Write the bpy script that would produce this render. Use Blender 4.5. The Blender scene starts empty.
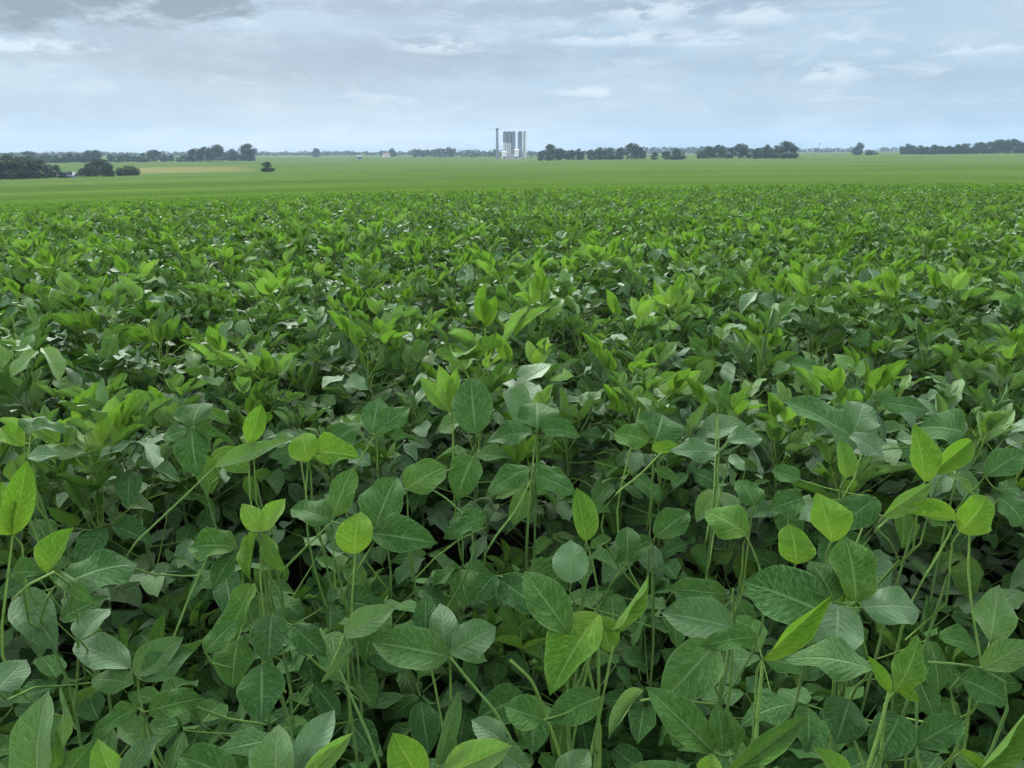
import bpy, math, random
import numpy as np
from mathutils import Vector
R = math.radians
rng = np.random.default_rng(11)
random.seed(5)
S = bpy.context.scene
C = S.collection
CW, CH, FPX = 1024, 768, 759.0
HORIZ = 150.0
PITCH = math.atan((384 - HORIZ) / FPX)
H = 1.6

# ------------------------------------------------------------------ camera
cam_d = bpy.data.cameras.new('camera'); cam = bpy.data.objects.new('camera', cam_d); C.objects.link(cam)
cam.location = (0, 0, H); cam.rotation_euler = (R(90) - PITCH, 0, 0)
cam_d.sensor_width = 36; cam_d.lens = 36 * FPX / CW
cam_d.clip_start = 0.02; cam_d.clip_end = 20000
S.camera = cam
cp, sp = math.cos(PITCH), math.sin(PITCH)
def ray(px, py):
    a = (px - 512) / FPX; b = (384 - py) / FPX
    return np.array([a, cp + b * sp, -sp + b * cp])
def at_z(px, py, z):
    r = ray(px, py); return np.array([0, 0, H]) + r * ((z - H) / r[2])
def proj(p):
    d = np.asarray(p) - np.array([0, 0, H])
    dep = d[1] * cp - d[2] * sp; up = d[1] * sp + d[2] * cp
    return np.array([512 + FPX * d[0] / dep, 384 - FPX * up / dep]), dep

# ------------------------------------------------------------------ terrain
def row_tan(y):   # tangent of the elevation of an image row, straight ahead
    return math.tan(math.atan((384 - y) / FPX) - PITCH)
TD = [17, 30, 80, 150, 345, 500, 800, 1500, 4000]
TR = [(196.5, 189.5, 182), (193.5, 187, 178.8), (190.5, 183.5, 176.5), (185, 179, 172), (175.5, 168, 162), (168, 163, 157.5),
      (161, 159.5, 152.5), (156.5, 155.5, 150.8), (152, 151.3, 150.3)]
TZ = np.array([[0.86] * 3, [0.86] * 3] + [[H + d * row_tan(y) for y in r] for d, r in zip(TD, TR)])
TL = np.log(np.array([0.5, 10.5] + TD))
def surf(x, y):
    """height of the top of the crop / far fields"""
    x = np.asarray(x, float); y = np.asarray(y, float)
    D = np.maximum(np.hypot(x, y), 0.6)
    az = np.arctan2(x, np.abs(y) + 1e-6)
    c = np.clip((az + 0.6) / 1.2, 0, 1) * 2          # 0 left .. 2 right
    ld = np.log(D)
    z = [np.interp(ld, TL, TZ[:, k]) for k in range(3)]
    # smooth the kinks
    for k in range(3):
        zz = z[k] * 0
        for o in (-0.25, -0.12, 0, 0.12, 0.25): zz += np.interp(ld + o, TL, TZ[:, k])
        z[k] = zz / 5
    f = np.where(c < 1, z[0] + (z[1] - z[0]) * c, z[1] + (z[2] - z[1]) * (c - 1))
    return f
def crop_scale(D): return np.clip(1.09 - (np.asarray(D, float) - 2.6) * 0.058, 0.50, 1.09) - 0.09 * (np.asarray(D, float) < 1.9)
def SOIL_(x, y): return 0.86 * crop_scale(np.hypot(x, y))
def gz(x, y): return float(surf(x, y) - SOIL_(x, y))
def edge_d(x, y):
    az = math.atan2(x, abs(y) + 1e-6)
    c = min(max((az + 0.6) / 1.2, 0), 1) * 2
    e = 13.0 + (16.5 - 13.0) * c if c < 1 else 16.5 + (25.0 - 16.5) * (c - 1)
    return e + 0.5 * math.sin(az * 23) + 0.35 * math.sin(az * 51 + 1)

# ------------------------------------------------------------------ node helpers
def new_mat(name):
    m = bpy.data.materials.new(name); m.use_nodes = True
    nt = m.node_tree; nt.nodes.clear()
    out = nt.nodes.new('ShaderNodeOutputMaterial')
    return m, nt, out
class NT:
    def __init__(s, nt): s.nt = nt
    def n(s, t, **kw):
        x = s.nt.nodes.new(t)
        for k, v in kw.items():
            if hasattr(x, k): setattr(x, k, v)
        return x
    def link(s, a, b): s.nt.links.new(a, b)
    def put(s, sock, v):
        if hasattr(v, 'is_output') or isinstance(v, bpy.types.NodeSocket): s.link(v, sock)
        else:
            if isinstance(v, tuple) and len(v) == 3 and sock.type == 'RGBA': v = (*v, 1)
            sock.default_value = v
    def math(s, op, a, b=None, c=None, clamp=False):
        x = s.n('ShaderNodeMath', operation=op); x.use_clamp = clamp
        s.put(x.inputs[0], a)
        if b is not None: s.put(x.inputs[1], b)
        if c is not None: s.put(x.inputs[2], c)
        return x.outputs[0]
    def mix(s, f, a, b, blend='MIX'):
        x = s.n('ShaderNodeMix', data_type='RGBA', blend_type=blend)
        s.put(x.inputs[0], f); s.put(x.inputs[6], a); s.put(x.inputs[7], b)
        return x.outputs[2]
    def noise(s, vec, scale, detail=3, rough=0.55, dist=0.0):
        x = s.n('ShaderNodeTexNoise'); s.put(x.inputs['Vector'], vec)
        x.inputs['Scale'].default_value = scale; x.inputs['Detail'].default_value = detail
        x.inputs['Roughness'].default_value = rough; x.inputs['Distortion'].default_value = dist
        return x.outputs[0]
    def rng(s, v, a, b, c=0.0, d=1.0):
        x = s.n('ShaderNodeMapRange'); x.clamp = True
        s.put(x.inputs[0], v)
        for i, q in enumerate((a, b, c, d)): x.inputs[i + 1].default_value = q
        return x.outputs[0]
    def vmul(s, v, m):
        x = s.n('ShaderNodeVectorMath', operation='MULTIPLY'); s.put(x.inputs[0], v); x.inputs[1].default_value = m
        return x.outputs[0]
    def attr(s, name):
        x = s.n('ShaderNodeAttribute'); x.attribute_name = name; return x

def leaf_material():
    m, nt, out = new_mat('soybean_leaf'); N = NT(nt)
    tone = N.attr('tone').outputs['Fac']; rnd = N.attr('rnd').outputs['Fac']
    uv = N.n('ShaderNodeUVMap'); uv.uv_map = 'UVMap'
    sep = N.n('ShaderNodeSeparateXYZ'); N.link(uv.outputs[0], sep.inputs[0])
    au = N.math('ABSOLUTE', N.math('MULTIPLY_ADD', sep.outputs[0], 2.0, -1.0))
    v = sep.outputs[1]
    oi = N.n('ShaderNodeObjectInfo')
    tc = N.n('ShaderNodeTexCoord')
    nz = N.noise(tc.outputs['Object'], 55, 4, 0.6)
    nz2 = N.noise(tc.outputs['Object'], 14, 2, 0.5)
    wob = N.math('MULTIPLY_ADD', nz, 0.9, -0.45)
    wob = N.math('MULTIPLY_ADD', rnd, 2.0, wob)
    # side veins run forward from the midrib
    ph = N.math('MULTIPLY_ADD', v, 8.5, N.math('MULTIPLY', au, -2.4))
    ph = N.math('ADD', ph, wob)
    tri = N.math('ABSOLUTE', N.math('SUBTRACT', N.math('FRACT', ph), 0.5))
    lat = N.rng(tri, 0.10, 0.0)
    mid = N.rng(au, 0.085, 0.02)
    cv = N.n('ShaderNodeCombineXYZ'); N.put(cv.inputs[0], N.math('MULTIPLY', ph, 3.2)); N.put(cv.inputs[1], N.math('MULTIPLY', au, 1.6)); N.put(cv.inputs[2], N.math('MULTIPLY', rnd, 40.0))
    fine = N.noise(cv.outputs[0], 2.6, 4, 0.7, 0.6)
    lat = N.math('MULTIPLY', lat, N.rng(nz, 0.30, 0.62, 0.15, 0.75))
    vein = N.math('MAXIMUM', N.math('MULTIPLY', lat, 0.50), mid)
    rim = N.rng(au, 0.90, 1.0, 0.0, 0.55)
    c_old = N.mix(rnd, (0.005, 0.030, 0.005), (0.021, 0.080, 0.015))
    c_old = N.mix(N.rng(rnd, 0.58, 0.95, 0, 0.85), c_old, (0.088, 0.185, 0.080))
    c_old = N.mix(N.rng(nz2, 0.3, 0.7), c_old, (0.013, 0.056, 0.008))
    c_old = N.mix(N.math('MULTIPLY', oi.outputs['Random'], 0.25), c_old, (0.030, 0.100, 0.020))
    c_new = N.mix(rnd, (0.068, 0.200, 0.008), (0.140, 0.290, 0.012))
    c_new = N.mix(N.math('MULTIPLY', N.rng(nz2, 0.35, 0.65), 0.5), c_new, (0.055, 0.180, 0.012))
    c_new = N.mix(N.rng(v, 0.45, 0.0, 0.0, 0.5), c_new, (0.26, 0.42, 0.03))
    col = N.mix(tone, c_old, c_new)
    pale = N.mix(tone, (0.105, 0.205, 0.080), (0.260, 0.420, 0.060))
    col = N.mix(N.math('MULTIPLY', vein, 0.75), col, pale)
    col = N.mix(N.math('MULTIPLY', rim, 0.6), col, pale)
    col = N.mix(N.rng(fine, 0.46, 0.66, 0.0, 0.62), col, pale)
    col = N.mix(N.rng(fine, 0.46, 0.25, 0.0, 0.45), col, (0.010, 0.040, 0.006))
    geo = N.n('ShaderNodeNewGeometry')
    under = N.mix(0.30, col, (0.060, 0.135, 0.035))
    col = N.mix(geo.outputs['Backfacing'], col, under)
    # quilted blade between the veins
    hgt = N.math('ADD', N.math('MULTIPLY', N.math('POWER', tri, 0.6), 0.6), N.math('MULTIPLY', fine, 0.9))
    hgt = N.math('SUBTRACT', hgt, N.math('MULTIPLY', mid, 0.8))
    b = N.n('ShaderNodeBump'); b.inputs['Strength'].default_value = 0.75; b.inputs['Distance'].default_value = 0.005
    N.link(hgt, b.inputs['Height'])
    p = N.n('ShaderNodeBsdfPrincipled')
    N.link(col, p.inputs['Base Color']); N.link(b.outputs[0], p.inputs['Normal'])
    N.link(N.rng(fine, 0.3, 0.7, 0.48, 0.64), p.inputs['Roughness'])
    N.link(N.rng(rnd, 0.40, 1.0, 0.045, 0.34), p.inputs['Specular IOR Level'])
    N.link(N.math('MULTIPLY', N.rng(fine, 0.35, 0.65, 0.5, 1.0), N.rng(rnd, 0.42, 1.0, 0.0, 0.42)), p.inputs['Sheen Weight']); p.inputs['Sheen Roughness'].default_value = 0.45
    p.inputs['Sheen Tint'].default_value = (0.80, 1.0, 0.82, 1)
    tr = N.n('ShaderNodeBsdfTranslucent')
    N.link(N.mix(0.5, col, (0.13, 0.30, 0.02), 'MIX'), tr.inputs['Color']); N.link(b.outputs[0], tr.inputs['Normal'])
    ms = N.n('ShaderNodeMixShader'); N.link(N.rng(tone, 0, 1, 0.06, 0.40), ms.inputs[0])
    N.link(p.outputs[0], ms.inputs[1]); N.link(tr.outputs[0], ms.inputs[2]); N.link(ms.outputs[0], out.inputs[0])
    return m

def plain(name, c1, c2, scale=6.0, rough=0.7, bump=0.0, spec=0.3, vec='Object'):
    m, nt, out = new_mat(name); N = NT(nt)
    tc = N.n('ShaderNodeTexCoord')
    f = N.rng(N.noise(tc.outputs[vec], scale, 5, 0.6), 0.3, 0.7)
    p = N.n('ShaderNodeBsdfPrincipled'); N.link(N.mix(f, c1, c2), p.inputs['Base Color'])
    p.inputs['Roughness'].default_value = rough; p.inputs['Specular IOR Level'].default_value = spec
    if bump:
        b = N.n('ShaderNodeBump'); b.inputs['Distance'].default_value = bump; N.link(N.noise(tc.outputs[vec], scale * 3, 4), b.inputs['Height'])
        N.link(b.outputs[0], p.inputs['Normal'])
    N.link(p.outputs[0], out.inputs[0]); return m

LEAF = leaf_material()
STEM = plain('soybean_stem', (0.045, 0.10, 0.025), (0.09, 0.17, 0.045), 20, 0.6, 0.001)
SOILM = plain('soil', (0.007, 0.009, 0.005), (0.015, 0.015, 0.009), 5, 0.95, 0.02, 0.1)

def tree_leaf_mat(name, a, b):
    m, nt, out = new_mat(name); N = NT(nt)
    r = N.attr('rnd').outputs['Fac']; oi = N.n('ShaderNodeObjectInfo')
    c = N.mix(r, a, b)
    c = N.mix(N.math('MULTIPLY', oi.outputs['Random'], 0.5), c, (0.040, 0.066, 0.024))
    p = N.n('ShaderNodeBsdfPrincipled'); N.link(c, p.inputs['Base Color']); p.inputs['Roughness'].default_value = 0.7
    p.inputs['Specular IOR Level'].default_value = 0.2
    N.link(p.outputs[0], out.inputs[0]); return m
TLEAF = tree_leaf_mat('tree_foliage', (0.010, 0.032, 0.011), (0.026, 0.060, 0.018))
BARK = plain('tree_bark', (0.05, 0.04, 0.03), (0.10, 0.08, 0.06), 3, 0.9, 0.01, 0.1)

# ------------------------------------------------------------------ mesh accumulation
class Acc:
    def __init__(s): s.V = []; s.F = []; s.UV = []; s.T = []; s.Rn = []; s.n = 0
    def add(s, v, f, uv=None, tone=0.0, rnd=0.5):
        v = np.asarray(v, np.float32); k = len(v)
        s.V.append(v); s.F.append(np.asarray(f, np.int32) + s.n); s.n += k
        s.UV.append(np.asarray(uv, np.float32) if uv is not None else np.full((k, 2), 0.5, np.float32))
        s.T.append(np.full(k, tone, np.float32) if np.isscalar(tone) else np.asarray(tone, np.float32))
        s.Rn.append(np.full(k, rnd, np.float32) if np.isscalar(rnd) else np.asarray(rnd, np.float32))
    def mesh(s, name, mat, smooth=True):
        V = np.concatenate(s.V); F = np.concatenate(s.F); UV = np.concatenate(s.UV)
        T = np.concatenate(s.T); Q = np.concatenate(s.Rn)
        m = bpy.data.meshes.new(name)
        m.vertices.add(len(V)); m.vertices.foreach_set('co', V.ravel())
        nf = len(F); w = F.shape[1]
        m.loops.add(nf * w); m.loops.foreach_set('vertex_index', F.ravel())
        m.polygons.add(nf); m.polygons.foreach_set('loop_start', np.arange(0, nf * w, w, dtype=np.int32))
        m.polygons.foreach_set('loop_total', np.full(nf, w, np.int32))
        m.polygons.foreach_set('use_smooth', np.full(nf, smooth, bool))
        uvl = m.uv_layers.new(name='UVMap'); uvl.data.foreach_set('uv', UV[F.ravel()].ravel())
        a = m.attributes.new('tone', 'FLOAT', 'POINT'); a.data.foreach_set('value', T)
        a = m.attributes.new('rnd', 'FLOAT', 'POINT'); a.data.foreach_set('value', Q)
        m.materials.append(mat); m.update(calc_edges=True); m.validate()
        return m
    def obj(s, name, mat, parent=None, smooth=True):
        o = bpy.data.objects.new(name, s.mesh(name, mat, smooth)); C.objects.link(o)
        if parent: o.parent = parent
        return o
def tag(o, label=None, cat=None, group=None, kind=None):
    if label: o['label'] = label
    if cat: o['category'] = cat
    if group: o['group'] = group
    if kind: o['kind'] = kind
    return o
def empty(name, loc, rz=0, sc=1):
    e = bpy.data.objects.new(name, None); C.objects.link(e); e.location = loc; e.rotation_euler = (0, 0, rz)
    e.scale = (sc, sc, sc); e.empty_display_size = 0.1; return e

def grid_faces(nu, nv):
    f = []
    for j in range(nv):
        for i in range(nu):
            a = j * (nu + 1) + i; f.append((a, a + 1, a + nu + 2, a + nu + 1))
    return np.array(f, np.int32)
def leaflet_template(nu, nv, curl, fold, wave, seed, bend=0.0, pk=0.62):
    r = random.Random(seed)
    us = np.linspace(-1, 1, nu + 1); vs = np.linspace(0, 1, nv + 1)
    if nv > 3: vs = 0.5 - 0.5 * np.cos(vs * math.pi) * (0.75) - 0.0; vs = (vs - vs[0]) / (vs[-1] - vs[0])
    ph = r.uniform(0, 6); V = []; UV = []
    mx = (0.4133 ** pk) * (0.5867 ** 0.88)
    a1, a2 = r.uniform(0.9, 1.1), r.uniform(0.9, 1.1)
    for v in vs:
        h = 0.5 * (max(v, 0) ** pk) * (max(1 - v, 0) ** 0.88) / mx
        if v > 0.85: h *= 1 - 0.35 * (v - 0.85) / 0.15
        h = max(h, 0.012)
        for u in us:
            x = u * h * (a1 if u < 0 else a2)
            edge = u * u
            z = -curl * v * v + fold * abs(x) * 1.0 + wave * edge * math.sin(v * 9 + ph + (2 if u > 0 else 0)) * h
            z += 0.06 * math.sin(v * 5 + ph) * abs(u) * h
            # across the blade it arches down a little again
            z -= 0.28 * x * x
            V.append((x + bend * v * v, v - 0.25 * curl * v * v, z)); UV.append(((u + 1) / 2, v))
    return np.array(V, np.float32), grid_faces(nu, nv), np.array(UV, np.float32)
TEMPL = {}
def template(lod, kind, seed):
    k = (lod, kind, seed % 8)
    if k not in TEMPL:
        r = random.Random(seed % 8 * 7 + 3)
        nu, nv = {0: (6, 12), 1: (4, 7), 2: (2, 4), 3: (2, 2)}[lod]
        if kind == 'old': TEMPL[k] = leaflet_template(nu, nv, r.uniform(0.08, 0.55), r.uniform(0.15, 0.65), r.uniform(0.15, 0.42), seed % 8, r.uniform(-.1, .1))
        else: TEMPL[k] = leaflet_template(nu, nv, r.uniform(-0.05, 0.22), r.uniform(0.5, 1.1), r.uniform(0.08, 0.22), seed % 8, r.uniform(-.08, .08))
    return TEMPL[k]
def frame(d, n):
    d = np.asarray(d, float); d = d / np.linalg.norm(d)
    n = np.asarray(n, float); n = n - d * np.dot(n, d); q = np.linalg.norm(n)
    if q < 1e-4: n = np.array([1., 0, 0]) - d * d[0]; q = np.linalg.norm(n)
    n = n / q; s = np.cross(d, n)
    return s, d, n
def put_leaflet(acc, base, d, n, L, W, tone, kind, seed, lod=1, rnd=None, M=None):
    V, F, UV = template(lod, kind, seed)
    s, y, z = frame(d, n)
    P = base + np.outer(V[:, 0] * W, s) + np.outer(V[:, 1] * L, y) + np.outer(V[:, 2] * (0.5 * L + 0.3 * W), z)
    if M is not None: P = M(P)
    acc.add(P, F, UV, tone, random.random() if rnd is None else rnd)
def tube(acc, pts, r0, r1, sides=5, tone=0.5, rnd=0.5, M=None):
    pts = [np.asarray(p, float) for p in pts]; n = len(pts); V = []; UV = []
    for i, p in enumerate(pts):
        d = pts[min(i + 1, n - 1)] - pts[max(i - 1, 0)]
        s, d, t = frame(d, (0.3, 0.2, 1)) if abs(d[2]) < 0.9 * np.linalg.norm(d) else frame(d, (1, 0.1, 0))
        r = r0 + (r1 - r0) * i / (n - 1)
        for k in range(sides):
            a = 2 * math.pi * k / sides
            V.append(p + (s * math.cos(a) + t * math.sin(a)) * r); UV.append((0.5, i / (n - 1)))
    F = [(i * sides + k, i * sides + (k + 1) % sides, (i + 1) * sides + (k + 1) % sides, (i + 1) * sides + k) for i in range(n - 1) for k in range(sides)]
    V = np.array(V)
    if M is not None: V = M(V)
    acc.add(V, F, UV, tone, rnd)
def bez(a, b, sag, n=5):
    a = np.asarray(a, float); b = np.asarray(b, float); o = []
    for i in range(n):
        t = i / (n - 1); p = a + (b - a) * t; p = p + np.array([0, 0, sag]) * 4 * t * (1 - t); o.append(p)
    return o

# ------------------------------------------------------------------ a soybean plant as data
def sph(az, el): return np.array([math.cos(el) * math.cos(az), math.cos(el) * math.sin(az), math.sin(el)])
def plan_leaf(r, node, az, pl, el, size, tone, pitch):
    """one trifoliate leaf: petiole polyline + three leaflets (base, dir, normal, L, W, tone, kind, seed, rnd)"""
    j = node + sph(az, el) * pl
    pet = bez(node, j, -0.03 * pl, 4)
    rn = min(1, 0.15 + r.random() * 0.95); out = []
    young = tone > 0.45
    jj = j + sph(az, el * 0.6) * 0.018
    for k in range(3):
        a = az + (0, r.uniform(1.15, 1.6), -r.uniform(1.15, 1.6))[k]
        pt = pitch + r.uniform(-0.22, 0.22) + (0 if k == 0 else (0.15 if young else -0.1))
        if young and k: a = az + (a - az) * 0.6
        d = sph(a, pt)
        n = np.array([0, 0, 1.0]) + sph(r.uniform(0, 6.28), 0) * r.uniform(0, 0.9)
        if pt > 0.8: n = n - sph(az, 0) * 0.8
        L = size * (r.uniform(0.95, 1.15) if k == 0 else r.uniform(0.82, 1.0))
        W = L * (r.uniform(0.50, 0.66) if not young else r.uniform(0.38, 0.55))
        b = jj if k == 0 else j
        out.append((b + d * 0.004, d, n, L, W, min(1, max(0, tone + r.uniform(-.06, .06))), 'new' if young else 'old', r.randrange(99), min(1, max(0, rn + r.uniform(-.25, .25)))))
    return dict(pet=pet, lf=out, tone=tone, rn=rn, top=max(o[0][2] + o[1][2] * o[3] for o in out))
def plan_plant(seed, bright, h=0.9, n=13, low=0.22):
    r = random.Random(seed); leaves = []
    lx, ly = r.uniform(-.08, .08), r.uniform(-.08, .08)
    def sp_(z): t = z / h; return np.array([lx * t * t, ly * t * t, z])
    az = r.uniform(0, 6.28)
    for i in range(n):
        t = i / (n - 1); z = (low + (0.80 - low) * t) * h
        az += 2.4 + r.uniform(-.4, .4)
        pl = (0.20 - 0.09 * t) * r.uniform(0.75, 1.35)
        el = r.uniform(0.15, 0.95)
        size = (0.122 - 0.022 * t) * r.uniform(0.8, 1.18)
        if z + pl * math.sin(el) > 0.93 * h: el *= 0.5
        tone = r.uniform(0.0, 0.12) if r.random() < 0.8 else r.uniform(0.15, 0.4)
        leaves.append(plan_leaf(r, sp_(z), az, pl, el, size, tone, r.uniform(-0.65, 0.45)))
    for i in range(5 if bright else 2):
        az += 2.4 + r.uniform(-.5, .5)
        z = h * r.uniform(0.76, 0.90)
        tone = r.uniform(0.40, 0.98) if bright else r.uniform(0.15, 0.6)
        leaves.append(plan_leaf(r, sp_(z), az, r.uniform(0.04, 0.13), r.uniform(0.7, 1.35), r.uniform(0.06, 0.11), tone, r.uniform(0.5, 1.3)))
    for i in range(6):      # narrow half-folded leaves standing up among the others
        az += 2.4 + r.uniform(-.8, .8)
        lf = plan_leaf(r, sp_(h * r.uniform(0.60, 0.84)), az, r.uniform(0.05, 0.14), r.uniform(0.9, 1.4), r.uniform(0.06, 0.10), r.uniform(0.0, 0.45), r.uniform(0.5, 1.3))
        lf['lf'] = [(b, d, n + np.array([r.uniform(-1, 1), r.uniform(-1, 1), 0]), L, W * 0.55, t_, 'new', q_, k_) for (b, d, n, L, W, t_, k0, q_, k_) in lf['lf']]
        leaves.append(lf)
    for i in range(4):      # bare arching stalks
        az += r.uniform(1, 3); b0 = sp_(h * r.uniform(.6, .8)); e0 = b0 + sph(az, r.uniform(.3, 1.2)) * r.uniform(.1, .2)
        leaves.append(dict(pet=bez(b0, e0, r.uniform(.0, .035), 5), lf=[], tone=r.uniform(.3, .6), rn=.5, top=e0[2]))
    stem = [sp_(z) for z in np.linspace(-0.03, 0.86 * h, 6)]
    return dict(leaves=leaves, stem=stem, bright=bright, h=h)
def leaf_into(acc, lf, lod, M=None, rp=0.0016):
    tube(acc, lf['pet'], rp * 1.2, rp * 0.8, 5 if lod == 0 else (4 if lod == 1 else 3), min(1, lf['tone'] + 0.35), 0.5, M)
    for (b, d, n, L, W, tone, kind, sd, rn) in lf['lf']:
        put_leaflet(acc, b, d, n, L, W, tone, kind, sd, lod, rn, M)

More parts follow.
